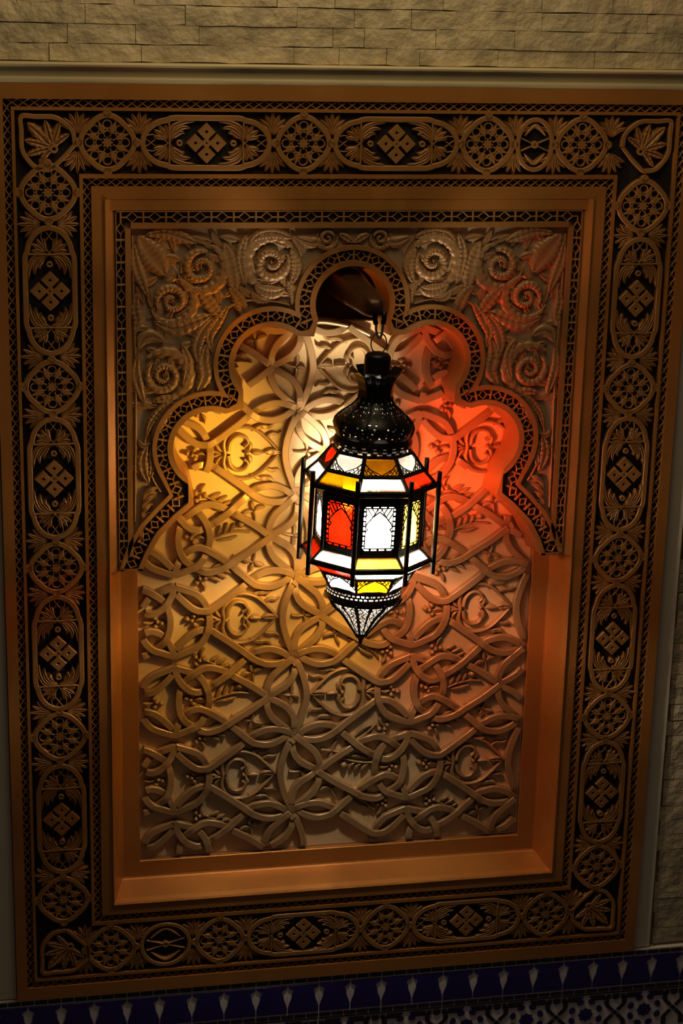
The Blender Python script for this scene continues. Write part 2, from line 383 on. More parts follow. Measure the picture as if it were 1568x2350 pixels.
# --- frieze ornaments, local coordinates: u along the border, v across
YF, YB = 0.0010, 0.0125
def rosette_mesh():
    mb = MB()
    ring = [((.0468 + .0022 * math.cos(4 * a)) * math.cos(a), (.0468 + .0022 * math.cos(4 * a)) * math.sin(a)) for a in [2 * PI * i / 48 for i in range(48)]]
    mb.strip(ring, .0102, YF, YB, .0012, True)
    for k in range(4):       # tie with a drilled dot
        a = k * PI / 2; c, s_ = math.cos(a), math.sin(a); q = circ(.0525, 0, .0052, 10); 
        q = [(c * x - s_ * z, s_ * x + c * z) for x, z in q]; mb.strip(q, .0062, YF, YB, .001, True)
    return mb.mesh('rosette', GOLD)
def rosette_core_mesh():
    mb = MB()
    st = [(r * math.cos(a), r * math.sin(a)) for i in range(16) for r, a in [((.0115 if i % 2 == 0 else .0068), 2 * PI * i / 16)]]
    mb.prism(st, YF + .0006, YB)
    for k in range(8):
        a = PI / 8 + k * PI / 4; A = lambda r, t: (r * math.cos(a + t), r * math.sin(a + t))
        mb.prism([A(.0150, 0), A(.0255, -.22), A(.0440, 0), A(.0255, .22)], YF + .0004, YB, .0008)     # kite
        mb.strip([A(.0105, 0), A(.0165, 0)], .0022, YF + .001, YB, .0005)
        a = k * PI / 4
        mb.strip([A(.0195, .30), A(.0225, 0), A(.0195, -.30)], .0030, YF + .002, YB, .0005)
        lp = [A(.0315 + .0075 * math.cos(t), .0) for t in (0,)]
        c0 = (.0325 * math.cos(a), .0325 * math.sin(a))
        mb.strip([(c0[0] + .0078 * math.cos(t), c0[1] + .0078 * math.sin(t)) for t in [a + 2 * PI * i / 12 for i in range(12)]], .0026, YF + .002, YB, .0005, True)
    return mb.mesh('rosette_star', GOLD)
def mirror4(pts): return [[(sx * x, sz * z) for x, z in pts] for sx in (1, -1) for sz in (1, -1)]
def cart_outline():
    q = [(0, .0452), (.058, .0452), (.066, .0440), (.073, .0408), (.084, .0385), (.096, .0335), (.108, .0235), (.1155, .0110), (.1178, 0)]
    h = smooth_pts(q, .006)
    top = [(-x, z) for x, z in h[::-1]][:-1] + h
    return top + [(x, -z) for x, z in top[::-1]][1:-1]
def cartouche_mesh():
    mb = MB(); mb.strip(cart_outline(), .0102, YF, YB, .0012, True)
    for sx in (1, -1):
        # almond with knot at both ends, cross bars
        for sz in (1, -1):
            mb.strip([(sx * x, sz * z) for x, z in smooth_pts([(.1140, .0115), (.100, .0150), (.084, .0090), (.070, .0)], .005)], .0020, YF + .001, YB, .0005)
            mb.strip([(sx * .113, sz * .008), (sx * .094, -sz * .006)], .0017, YF + .002, YB, .0005)
        mb.strip([(sx * .0690, -.040), (sx * .0680, 0), (sx * .0690, .040)], .0036, YF, YB, .0008)
        mb.strip(circ(sx * .0500, 0, .0042, 8), .0040, YF, YB, .0008, True)
    return mb.mesh('cartouche', GOLD)
def diamond_mesh():
    mb = MB(); r = .0152
    mb.strip([(-r * .66, 0), (0, r * .66), (r * .66, 0), (0, -r * .66)], r * .62, YF, YB, .0008, True)
    return mb.mesh('diamond', GOLD)
def fan_leaf_mesh(nf, spread, L, w0, bend=0.0):
    """fan of pointed lobes opening along +u"""
    mb = MB()
    for i in range(nf):
        t = (i - (nf - 1) / 2) / max(1, (nf - 1) / 2) if nf > 1 else 0
        a = t * spread + bend; l = L * (1 - .18 * abs(t))
        p = smooth_pts([(0.002 * math.cos(a), .002 * math.sin(a)), (l * .5 * math.cos(a * .8), l * .5 * math.sin(a * .8)), (l * math.cos(a), l * math.sin(a))], .004)
        mb.leaf(p, lens_w(w0), YB - .0012, .0100, 7, 0, 0, 0, .30, pw=.28)
    return mb.mesh('fan_leaf', GOLD)
def scroll_leaf_mesh():
    """curled acanthus between knot and diamonds (upper right quarter)"""
    mb = MB()
    for k, (a, b, c_) in enumerate((((.066, .004), (.060, .030), (.022, .0385)), ((.065, .002), (.054, .0225), (.030, .0265)), ((.0635, .0035), (.056, .0145), (.0400, .0170)))):
        p = smooth_pts([a, ((a[0] + b[0]) / 2 + .004, (a[1] + b[1]) / 2), b, ((b[0] + c_[0]) / 2, (b[1] + c_[1]) / 2 + .0035), c_], .004)
        mb.leaf(p, lens_w(.0066), YB - .0012, .0104, 7, 0, 0, 0, .30, pw=.28)
    return mb.mesh('scroll_leaf', GOLD)
RM, RS, CM, DM = rosette_mesh(), rosette_core_mesh(), cartouche_mesh(), diamond_mesh()
SL = scroll_leaf_mesh(); F_END = fan_leaf_mesh(4, .62, .034, .0060, .0); F_GAP = fan_leaf_mesh(7, 1.02, .043, .0058); F_GAP2 = F_GAP
def place(name, me, parent, loc, rotz=0.0, sc=None, **kw):
    o = put(name, me, parent, loc, (0, -rotz, 0), sc, **kw); return o
def rosette(x, z):
    o = place('rosette', RM, frame, (x, 0, z + .93)); place('rosette_star', RS, o, (0, 0, 0)); return o
def cartouche(x, z, rot, sc=1.0):
    o = place('cartouche', CM, frame, (x, 0, z + .93), rot, (sc, 1, 1))
    for dx, dz in ((.0205, 0), (-.0205, 0), (0, .0205), (0, -.0205)): place('diamond', DM, o, (dx, 0, dz))
    place('diamond', DM, o, (0, .0003, 0), 0, (.62, 1, .62))
    for sx in (1, -1):
        for sz in (1, -1):
            put('scroll_leaf', SL, o, (0, 0, 0), None, (sx, 1, sz))
            put('fan_leaf', F_END, o, (sx * .0705, 0, sz * .0055), None, (sx, 1, sz)).rotation_euler = (0, -sx * sz * 0.80, 0)
    return o
def gap_fans(x, z, rot):
    """four fans around a tie between rosette and cartouche"""
    c, s_ = math.cos(rot), math.sin(rot)
    for sz in (1, -1):
        dx, dz = 0.0, sz * .0140
        place('fan_leaf', F_GAP, frame, (x + c * dx - s_ * dz, 0.0006, z + .93 + s_ * dx + c * dz), rot + sz * PI / 2)
cz = .8246; cx = .5731
top_r = [-.464, -.101, .254, .441]; top_c = [-.2825, .0765]
bot_r = [-.478, -.250, .107, .464]; bot_c = [-.0715, .2855]
lft_r = [.734, .371, .012, -.342, -.704]; lft_c = [.5525, .1915, -.165, -.523]
rgt_r = [.708, .344, -.014, -.366, -.718]; rgt_c = [.526, .165, -.190, -.542]
for x in top_r: rosette(x, cz)
for x in bot_r: rosette(x, -cz)
for z in lft_r: rosette(-cx, z)
for z in rgt_r: rosette(cx, z)
for x in top_c: cartouche(x, cz, 0)
for x in bot_c: cartouche(x, -cz, 0)
for z in lft_c: cartouche(-cx, z, PI / 2)
for z in rgt_c: cartouche(cx, z, PI / 2)
for lst, zz in ((top_c, cz), (bot_c, -cz)):
    for x in lst:
        for s in (1, -1): gap_fans(x + s * .1235, zz, 0)
for lst, xx in ((lft_c, -cx), (rgt_c, cx)):
    for z in lst:
        for s in (1, -1): gap_fans(xx, z + s * .1235, PI / 2)
# short links where the pattern was made to fit
def short_link(x, z, rx):
    mb = MB()
    q = [(rx * math.cos(a), .047 * math.sin(a)) for a in [2 * PI * i / 30 for i in range(30)]]; mb.strip(q, .0085, YF, YB, .0012, True)
    for s in (1, -1):
        mb.leaf(smooth_pts([(-rx * .62, s * .016), (0, s * .036), (rx * .62, s * .016)], .004), lens_w(.006), YB - .001, .0100, 5)
        mb.strip([(-rx * .8, -s * .012), (rx * .8, s * .012)], .0022, YF + .001, YB, .0005)
    mb.strip(circ(0, 0, .005, 8), .0042, YF, YB, .0008, True)
    o = fobj('short_cartouche', mb, GOLD); o.location = (x, 0, z + .93)
short_link(.3475, cz, .034); short_link(-.364, -cz, .050)
for x, z in ((.308, cz), (.387, cz), (-.424, -cz), (-.305, -cz), (-.519, cz), (.500, cz), (-.530, -cz), (.520, -cz)): gap_fans(x, z, 0)
# corner pieces: a half cartouche turning the corner with a palmette
def corner(sx, sz):
    mb = MB(); p = lambda x, z: (sx * x, sz * z)
    q = smooth_pts([(-.050, -.004), (-.046, .020), (-.030, .036), (-.012, .0450), (.020, .0455), (.0450, .0455), (.0455, .020), (.0450, -.012), (.036, -.030), (.020, -.046), (-.004, -.050)], .006)
    mb.strip([p(*a) for a in q], .0086, YF, YB, .0012)
    mb.strip([p(*a) for a in smooth_pts([(-.050, -.004), (-.034, -.022), (-.022, -.034), (-.004, -.050)], .006)], .0075, YF, YB, .0012)
    mb.strip([p(*a) for a in circ(-.012, -.012, .0058, 8)], .0044, YF, YB, .0008, True)
    o = fobj('corner_palmette', mb, GOLD); o.location = (sx * cx, 0, sz * cz + .93)
    for (a, l, w_) in ((PI / 4, .066, .0130), (PI / 4 + .50, .054, .0100), (PI / 4 - .50, .054, .0100), (PI / 4 + 1.02, .050, .0086), (PI / 4 - 1.02, .050, .0086), (PI / 4 + 1.6, .040, .0070), (PI / 4 - 1.6, .040, .0070)):
        lm = MB(); e = (-.012 + l * math.cos(a), -.012 + l * math.sin(a)); m_ = (-.012 + l * .5 * math.cos(a * .9 + .1 * PI / 4), -.012 + l * .5 * math.sin(a * .9 + .1 * PI / 4))
        lm.leaf([p(*t_) for t_ in smooth_pts([(-.010, -.010), m_, e], .004)], lens_w(w_), YB - .001, .0104, 7, 5, .10, .12, .35, pw=.28)
        obj('leaf', lm, GOLD, o)
for sx in (1, -1):
    for sz in (1, -1): corner(sx, sz)

# --- niche moulding: bead + cove + flat strip, bottom and both sides below the arch
COVE = [(.4715, .0000), (.4722, -.0022), (.4708, -.0035), (.4690, -.0022), (.4680, .0020), (.4640, .0120), (.4585, .0300), (.4525, .0500), (.4490, .0610), (.4470, .0645), (.4440, .0660), (.4110, .0660), (.4100, .0675), (.4100, .0805)]
ZI = .7225 - .4715
def cove(side):
    mb = MB(); vs = []; fs = []
    n = len(COVE)
    for e in (0, 1):
        for h, y in COVE:
            hz = -(h + ZI)
            if side == 'b': vs.append(((-h, h)[e], y, hz))
            elif side == 'l': vs.append((-h, y, hz if e == 0 else (.7225 if h > .4600 else -.001)))
            else: vs.append((h, y, hz if e == 0 else (.7225 if h > .4600 else -.001)))
    for i in range(n - 1): fs.append((i, i + 1, n + i + 1, n + i))
    mb.add(vs, fs)
    return mb
for s in 'b': fobj('sill_moulding', cove(s), RAIL, smooth=False)
for s in 'lr':
    mb = MB(); vs = []; fs = []
    n = len(COVE)
    for zf in (0, 1):
        for h, y in COVE: vs.append(((-h if s == 'l' else h), y, -(h + ZI) if zf == 0 else -.0015))
    for i in range(n - 1): fs.append((i, i + 1, n + i + 1, n + i))
    mb.add(vs, fs); fobj('side_moulding', mb, RAIL)
# shallow bevel that carries the bead up beside the arch and over it
for s in 'lr':
    mb = MB(); q = [(.4715, .0), (.4722, -.0022), (.4700, -.0030), (.4530, .0045), (.4525, .024)]
    vs = [((-h if s == 'l' else h), y, z) for z in (-.0015, .7225) for h, y in q]; n = len(q)
    mb.add(vs, [(i, i + 1, n + i + 1, n + i) for i in range(n - 1)]); fobj('side_bead', mb, RAIL)
mb = MB(); mb.box(-.4715, .4715, .001, .024, .7015, .7225); fobj('inner_band', mb, RAIL)

# ================================================================== MULTIFOIL ARCH
CS = [(0.0, .523), (.156, .407), (.2735, .245)]
def foil_path(r, cusp, low):
    """right half of the arch at radius r from the top down; cusp = offset of the cusp vertex, low = polyline of the foot"""
    out = []; dl = math.radians(13)
    def cuspv(c1, c2):
        m = Vector(((c1[0] + c2[0]) / 2, (c1[1] + c2[1]) / 2)); d_ = Vector((c2[0] - c1[0], c2[1] - c1[1])).normalized(); nrm = Vector((-d_.y, d_.x))
        if nrm.x + nrm.y < 0: nrm = -nrm
        v = m + nrm * cusp; return (v.x, v.y)
    a = PI / 2
    for i, c in enumerate(CS):
        nx = CS[i + 1] if i < 2 else (.345, .095)
        e = math.atan2(nx[1] - c[1], nx[0] - c[0])
        half = math.hypot(nx[0] - c[0], nx[1] - c[1]) / 2
        end = e + (math.acos(max(-1, min(1, half / r))) if r > half else dl)
        st = a
        out += arc(c[0], c[1], r, st, end, 22)
        if i < 2:
            out.append(cuspv(c, nx))
            e2 = math.atan2(c[1] - nx[1], c[0] - nx[0]); half2 = half
            a = e2 - (math.acos(max(-1, min(1, half2 / r))) if r > half2 else dl)
    out += low
    return out
LOW_O = [(.345, .150), (.371, .124), (.402, .090), (.424, .054), (.440, .012), (.4440, .0)]
LOW_M = [(.333, .143), (.3575, .119), (.392, .082), (.4135, .044), (.429, .008), (.431, .0)]
LOW_I = [(.316, .136), (.344, .113), (.380, .076), (.402, .036), (.4155, .002), (.416, .0)]
LOW_P = [(.305, .131), (.334, .108), (.371, .070), (.394, .030), (.4060, .0)]
P_OUT, P_RIMO, P_MID, P_IN, P_RIMI, P_OPEN = (foil_path(.1035, .036, LOW_O), foil_path(.1085, .044, LOW_O), foil_path(.0935, .021, LOW_M), foil_path(.0835, .010, LOW_I), foil_path(.0775, .002, LOW_I), foil_path(.0725, -.006, LOW_P))
def both(p): return [(-x, z) for x, z in p[::-1]][:-1] + p
arch = thing('multifoil_arch', 'gilded scalloped arch plate with lattice edging and carved leaf spandrels', 'arch', (0, 0, 0))
OPEN = both(P_OPEN)
slab = MB(); slab.prism([(-.4515, 0), (-.4515, .7005), (.4515, .7005), (.4515, 0)] + OPEN[::-1], 0.0125, 0.0780)
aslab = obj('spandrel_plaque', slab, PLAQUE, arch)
lin = MB(); n = len(OPEN)       # gilded soffit that follows the foils
prf = [(0.0, .0015), (.0012, .0200), (.0035, .0480), (.0065, .0640), (.0100, .0770)]
vs = []; 
def offs(P_, d_):
    o_ = []
    for i in range(len(P_)):
        a, c = P_[max(i - 1, 0)], P_[min(i + 1, len(P_) - 1)]; t_ = Vector((c[0] - a[0], c[1] - a[1])); t_.normalize()
        o_.append((P_[i][0] + t_.y * d_, P_[i][1] - t_.x * d_))
    return o_
for off, y in prf:
    for x, z in offs(OPEN, off): vs.append((x, y, z))
fs = []
for l in range(len(prf) - 1):
    for i in range(n - 1): fs.append((l * n + i, l * n + i + 1, (l + 1) * n + i + 1, (l + 1) * n + i))
lin.add(vs, fs); obj('soffit', lin, GOLD, arch, True)
def band(pa, pb, yf, yb, m, nm):
    """flat band between two paths of equal length"""
    mb = MB(); n = len(pa); vs = [(x, yf, z) for x, z in pa] + [(x, yf, z) for x, z in pb] + [(x, yb, z) for x, z in pa] + [(x, yb, z) for x, z in pb]
    fs = []
    for i in range(n - 1): fs += [(i, i + 1, n + i + 1, n + i), (i + 1, i, 2 * n + i, 2 * n + i + 1), (n + i, n + i + 1, 3 * n + i + 1, 3 * n + i)]
    mb.add(vs, fs); return obj(nm, mb, m, arch)
def rs(P_, N=400):
    L = [0]
    for a, b in zip(P_, P_[1:]): L.append(L[-1] + math.hypot(b[0] - a[0], b[1] - a[1]))
    out = []; k = 0
    for i in range(N + 1):
        s = L[-1] * i / N
        while k < len(L) - 2 and L[k + 1] < s: k += 1
        f = (s - L[k]) / max(1e-9, L[k + 1] - L[k]); out.append((P_[k][0] + (P_[k + 1][0] - P_[k][0]) * f, P_[k][1] + (P_[k + 1][1] - P_[k][1]) * f))
    return out
band(both(P_RIMI), both(P_OPEN), .0, .0125, GOLD, 'inner_rim') if len(P_RIMI) == len(P_OPEN) else None
def rim_between(p1, p2, nm, yf=0.0, m=GOLD):
    a, b = rs(both(p1)), rs(both(p2)); band(a, b, yf, .0125, m, nm)
rim_between(P_OUT, foil_path(.1125, .050, [(min(.4505, x + .008), z + .004) for x, z in LOW_O]), 'outer_rim')
rim_between(P_IN, P_OPEN, 'inner_rim')
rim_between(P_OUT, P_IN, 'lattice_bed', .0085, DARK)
def sidebar(x0, x1, z0, z1, nm, yf=0.0, m=GOLD):
    b = MB(); b.box(x0, x1, yf, .0125, z0, z1); obj(nm, b, m, arch)
for s in (1, -1):
    a = sorted((s * .4340, s * .4235)); sidebar(a[0], a[1], .03, .6680, 'plaque_rim')
    a = sorted((s * .4515, s * .4495)); sidebar(a[0], a[1], .0, .7005, 'plaque_edge', .001)
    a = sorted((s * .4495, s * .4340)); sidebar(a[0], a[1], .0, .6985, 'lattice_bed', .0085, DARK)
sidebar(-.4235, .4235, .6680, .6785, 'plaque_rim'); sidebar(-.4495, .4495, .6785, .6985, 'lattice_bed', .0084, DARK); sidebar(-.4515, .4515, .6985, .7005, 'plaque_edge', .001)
for s in (1, -1):     # foot of the arch
    b = MB(); b.prism([(s * .4060, -.0010), (s * .4500, -.0010), (s * .4500, .004), (s * .4060, .004)], .0, .0780); obj('arch_foot', b, GOLD, arch)
# lattice of bars and diamonds
def cell_lattice(path, wd, pitch, nm):
    P_ = rs(path, 1200); L = sum(math.hypot(b[0] - a[0], b[1] - a[1]) for a, b in zip(P_, P_[1:])); n = int(round(L / pitch)); mb = MB()
    def at(s, v):
        i = max(1, min(1199, int(round(s * 1200)))); a, c = P_[i - 1], P_[i + 1]; t_ = Vector((c[0] - a[0], c[1] - a[1])).normalized()
        p = P_[max(0, min(1200, int(round(s * 1200))))]; return (p[0] - t_.y * v, p[1] + t_.x * v)
    h = wd / 2
    for k in range(n):
        f = lambda u: (k + u) / n
        mb.strip([at(f(0), -h), at(f(0), 0), at(f(0), h)], .0036, .0012, .0090, .0007, caps=False)
        mb.strip([at(f(.0), 0), at(f(.24), 0)], .0022, .0026, .0090, .0005, caps=False); mb.strip([at(f(.76), 0), at(f(1), 0)], .0022, .0026, .0090, .0005, caps=False)
        for sg in (1, -1): mb.strip([at(f(.24), 0), at(f(.5), sg * h), at(f(.76), 0)], .0022, .0028, .0090, .0005, caps=False)
    obj(nm, mb, GOLD, arch, kind='stuff')
cell_lattice(both(P_MID), .0195, .030, 'lattice_strip')
cell_lattice([(-.4418, .02), (-.4418, .6885)], .0160, .0415, 'lattice_strip'); cell_lattice([(.4418, .02), (.4418, .6885)], .0160, .0415, 'lattice_strip')
cell_lattice([(-.4418, .6885), (.4418, .6885)], .0195, .0415, 'lattice_strip')
# carved leaves of the spandrels (left half, mirrored to the right)
YP = .0130
def sleaf(pts, W, ribs=8, h=.0102, vein=.40, serr=.035, wf=None, tilt=0.0, nc=9, ra=.17):
    p = smooth_pts(pts, .0024)
    for s in (1, -1):
        mb = MB(); mb.leaf([(s * x, z) for x, z in p], wf or lens_w(W), YP, h, nc, ribs, ra, serr, vein, None, tilt * s, pw=.40); obj('leaf', mb, LEAF, arch, True)
def sscroll(cx_, cz_, R, a0, turns, W=.010, h=.0108, dirn=1):
    p = [(cx_ + (R * (1 - .82 * u)) * math.cos(a0 + dirn * 2 * PI * turns * u), cz_ + (R * (1 - .82 * u)) * math.sin(a0 + dirn * 2 * PI * turns * u)) for u in [i / 120 for i in range(121)]]
    for s in (1, -1):
        mb = MB(); mb.leaf([(s * x, z) for x, z in p], lambda u: W * 1.15 * (1 - .55 * u) * min(1, .35 + 5 * u), YP, h, 7, 26, .20, 0.0, 0, lambda u: 1.0)
        mb.leaf([(s * cx_ + .001, cz_ - R * .12), (s * cx_, cz_), (s * cx_ - .001, cz_ + R * .12)], lambda u: R * .12 * (1 if u == .5 else .5), YP, h * .8, 5)
        obj('scroll', mb, LEAF, arch, True)
    ring = [(cx_ + R * 1.42 * math.cos(a), cz_ + R * 1.42 * math.sin(a)) for a in [a0 + 2.2 * dirn + dirn * 4.2 * i / 16 for i in range(17)]]
    sleaf(ring, R * .42, 11, .0095, .1, .10)
sscroll(-.292, .594, .032, 1.2, 1.45); sscroll(-.347, .531, .030, 3.6, 1.4, dirn=-1); sscroll(-.158, .602, .034, .5, 1.5, dirn=-1); sscroll(-.363, .387, .034, 2.2, 1.6); sscroll(-.052, .648, .014, 0.3, 1.2, .006)
L_ = [([(-.409, .654), (-.392, .628), (-.372, .602), (-.358, .580)], .024, 7), ([(-.418, .640), (-.414, .600), (-.402, .565), (-.392, .540)], .012, 8), ([(-.395, .655), (-.360, .660), (-.325, .650), (-.300, .640)], .013, 7),
      ([(-.248, .640), (-.240, .610), (-.232, .575), (-.226, .545)], .017, 8), ([(-.205, .655), (-.216, .625), (-.214, .590), (-.206, .560)], .011, 8), ([(-.240, .555), (-.225, .540), (-.213, .515), (-.208, .490)], .013, 8),
      ([(-.380, .492), (-.345, .480), (-.310, .488), (-.272, .504)], .016, 7), ([(-.410, .548), (-.416, .520), (-.412, .495), (-.418, .468)], .010, 6), ([(-.300, .555), (-.282, .535), (-.262, .510), (-.245, .500)], .013, 6),
      ([(-.268, .498), (-.290, .470), (-.300, .440), (-.296, .410)], .013, 9), ([(-.240, .520), (-.262, .488), (-.276, .462), (-.270, .432)], .012, 7), ([(-.280, .448), (-.288, .415), (-.284, .385), (-.300, .352)], .015, 8),
      ([(-.410, .440), (-.402, .458), (-.385, .465), (-.362, .455)], .012, 8), ([(-.412, .430), (-.416, .395), (-.410, .365), (-.400, .335)], .011, 9), ([(-.330, .450), (-.318, .420), (-.318, .395), (-.326, .365)], .010, 7),
      ([(-.330, .352), (-.350, .330), (-.368, .300), (-.386, .262)], .013, 14), ([(-.320, .345), (-.340, .338), (-.362, .342), (-.384, .338)], .010, 5), ([(-.345, .340), (-.372, .318), (-.390, .292), (-.396, .268)], .008, 8),
      ([(-.395, .252), (-.404, .225), (-.402, .200), (-.392, .176)], .012, 6), ([(-.392, .240), (-.386, .216), (-.388, .196), (-.396, .182)], .007, 4), ([(-.412, .262), (-.406, .252), (-.398, .250), (-.388, .256)], .006, 3),
      ([(-.200, .640), (-.180, .655), (-.150, .658), (-.120, .648)], .013, 9), ([(-.110, .650), (-.085, .640), (-.070, .640), (-.055, .632)], .011, 7), ([(-.122, .628), (-.112, .605), (-.112, .580), (-.122, .560)], .012, 7),
      ([(-.190, .560), (-.172, .548), (-.150, .545), (-.132, .552)], .014, 7), ([(-.196, .548), (-.188, .536), (-.176, .530), (-.160, .530)], .009, 5), ([(-.128, .566), (-.118, .552), (-.114, .538), (-.118, .522)], .010, 5), ([(-.030, .656), (-.018, .650), (-.008, .644), (0, .640)], .008, 3)]
for pts, W, rb in L_: sleaf(pts, W * 1.22, int(rb * 1.4))
rf = random.Random(11); gx = -.412; fill = []
while gx < -.02:      # low filler leaves between the big scrolls
    gz = .20
    while gz < .665:
        x, z = gx + rf.uniform(-.008, .008), gz + rf.uniform(-.008, .008); gz += .034
        if min(math.hypot(x + c[0], z - c[1]) for c in CS) < .138 or (z < .245 and x > -.378) or x < -.414 or z > .655: continue
        if z < .52 and x > -.24: continue
        if z < .34 and x > -.375: continue
        a = rf.uniform(0, 2 * PI); l = rf.uniform(.016, .024); b_ = rf.uniform(-.8, .8)
        fill.append([(x - l * math.cos(a), max(.2, min(.662, z - l * math.sin(a)))), (x + .3 * l * math.cos(a + PI / 2) * b_, z + .3 * l * math.sin(a + PI / 2) * b_), (max(-.42, x + l * math.cos(a)), min(.662, z + l * math.sin(a)))])
    gx += .030
for f_ in fill: sleaf(f_, .0085, 7, .0062)
for k in range(6):      # feathered foot leaf beside the lowest cusp
    z = .168 - .017 * k; sleaf([(-.372 - .006 * k, z), (-.386 - .004 * k, z - .004), (-.398 - .002 * k, z - .014), (-.404 - .0015 * k, z - .026)], .0062, 2, .0105, .2)
for s in (1, -1):       # fine stems round the foils
    mb = MB()
    for pts in ([(-.420, .655), (-.425 + .006, .560), (-.4175, .470), (-.4160, .380), (-.417, .280), (-.4185, .180), (-.4195, .100)], [(-.330, .352), (-.368, .330), (-.3935, .285), (-.400, .235), (-.385, .185), (-.370, .158)], [(-.300, .352), (-.284, .372), (-.276, .405), (-.276, .450), (-.262, .495), (-.230, .523), (-.190, .531), (-.150, .527), (-.122, .520)]):
        mb.leaf([(s * x, z) for x, z in smooth_pts(pts, .006)], lambda u: .0030, YP, .0085, 5)
    obj('stem', mb, LEAF, arch, True)

# ================================================================== NICHE BACK PANEL WITH STRAPWORK
panel = thing('strapwork_panel', 'cream niche back panel with raised gold interlaced strapwork and flowers', 'panel', (0, 0, -.68))
PO = .68
YPN = 0.0815
g = MB(); g.prism([(-.4092, -.660), (.4092, -.660), (.4092, .520), (.088, .520), (.086, .474), (-.086, .474), (-.088, .520), (-.4092, .520)], YPN, .098)
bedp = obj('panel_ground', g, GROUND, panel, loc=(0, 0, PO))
cv = MB()       # open cavity behind the top foil
for x0, x1, y0, y1, z0, z1 in ((-.10, .10, .185, .195, .44, .63), (-.10, -.090, .100, .185, .44, .63), (.090, .10, .100, .185, .44, .63), (-.09, .09, .100, .185, .62, .63), (-.09, .09, .100, .185, .44, .452)): cv.box(x0, x1, y0, y1, z0, z1)
obj('cavity_lining', cv, CAVITY, panel, loc=(0, 0, PO))
AL, ROW, HB, PX = -.089, .213, .1738, .4960     # column axis, first flower row, half period, horizontal period
S = {
 'a': [(.004, -.104), (-.008, -.091), (-.025, -.077), (-.05, -.0675), (-.075, -.070), (-.092, -.079), (-.135, -.117), (-.17, -.143), (-.189, -.1535), (-.204, -.1555), (-.223, -.146), (-.241, -.122), (-.248, -.095)],
 'b': [(.002, -.086), (-.021, -.098), (-.05, -.1015), (-.079, -.092), (-.117, -.063), (-.168, -.026), (-.187, -.0205), (-.206, -.024), (-.226, -.040), (-.244, -.060)],
}
M2 = {'c': [(-.246, .074), (-.226, .067), (-.2, .055), (-.185, .035), (-.1775, .012), (-.1765, 0)], 'w': [(.0, .087), (-.012, .060), (-.022, .030), (-.0265, 0)]}
N2 = {'l': [(.001, .0868), (-.022, .068), (-.046, .045), (-.0565, .020), (-.0535, 0)], 'm': [(.001, .0868), (.0, .050), (-.014, .026), (-.036, .011), (-.0535, 0)],
      'o': [(-.0535, 0), (-.091, .028), (-.133, .053), (-.155, .066), (-.184, .071), (-.213, .056), (-.233, .034), (-.240, 0)], 'c': M2['c']}
raw = []
mir = lambda p: [(s_, -w_) for s_, w_ in p]
cell = [S['a'], mir(S['a']), S['b'], mir(S['b'])]
for k in M2.values(): cell.append(k + mir(k)[::-1][1:])
for nm, k in N2.items():
    kk = k if nm != 'o' else k
    if nm in 'lm': full = k + mir(k)[::-1][1:]
    elif nm == 'o': full = mir(k)[::-1][:-1] + k if False else k[::-1][:0] + k + []
    else: full = k + mir(k)[::-1][1:]
    if nm == 'o': full = k + mir(k)[::-1][1:]
    cell.append([(s_, w_ - HB) for s_, w_ in full])
for col in (-1, 0, 1):
    for row in range(-2, 5):
        for gl in (0, 1):
            for c_ in cell:
                if gl: pts = [(AL + PX * col - s_, ROW - 2 * HB * row + w_ - HB) for s_, w_ in c_]
                else: pts = [(AL + PX * col + s_, ROW - 2 * HB * row + w_) for s_, w_ in c_]
                if max(p[0] for p in pts) < -.41 or min(p[0] for p in pts) > .41 or max(p[1] for p in pts) < -.675 or min(p[1] for p in pts) > .50: continue
                raw.append(smooth_pts(pts, .0055))
bb = [(min(p[0] for p in q), max(p[0] for p in q), min(p[1] for p in q), max(p[1] for p in q)) for q in raw]
def seg_x(a, b, c, d_):
    r = (b[0] - a[0], b[1] - a[1]); s = (d_[0] - c[0], d_[1] - c[1]); den = r[0] * s[1] - r[1] * s[0]
    if abs(den) < 1e-14: return None
    t_ = ((c[0] - a[0]) * s[1] - (c[1] - a[1]) * s[0]) / den; u = ((c[0] - a[0]) * r[1] - (c[1] - a[1]) * r[0]) / den
    return (t_, u) if 0 <= t_ < 1 and 0 <= u < 1 else None
X = [[] for _ in raw]
for i in range(len(raw)):
    for j in range(i):
        A, B_ = bb[i], bb[j]
        if A[0] > B_[1] or B_[0] > A[1] or A[2] > B_[3] or B_[2] > A[3]: continue
        for a in range(len(raw[i]) - 1):
            p, q = raw[i][a], raw[i][a + 1]
            lo0, hi0, lo1, hi1 = min(p[0], q[0]), max(p[0], q[0]), min(p[1], q[1]), max(p[1], q[1])
            if lo0 > B_[1] or hi0 < B_[0] or lo1 > B_[3] or hi1 < B_[2]: continue
            for b in range(len(raw[j]) - 1):
                c_, e = raw[j][b], raw[j][b + 1]
                if max(c_[0], e[0]) < lo0 or min(c_[0], e[0]) > hi0 or max(c_[1], e[1]) < lo1 or min(c_[1], e[1]) > hi1: continue
                r = seg_x(p, q, c_, e)
                if r: X[i].append([a + r[0], j, b + r[1]]); X[j].append([b + r[1], i, a + r[0]])
OV = {}
for i in range(len(raw)):
    last = None
    for s, j, sj in sorted(X[i]):
        key = (min(i, j), max(i, j), round(s if i < j else sj, 3))
        if key in OV: last = (OV[key] == i)
        else:
            last = (not last) if last is not None else True
            OV[key] = i if last else j
TOP_Y, ST_W = .0660, .0140
CLIP_L = [p for p in foil_path(.0735, -.004, LOW_P)]
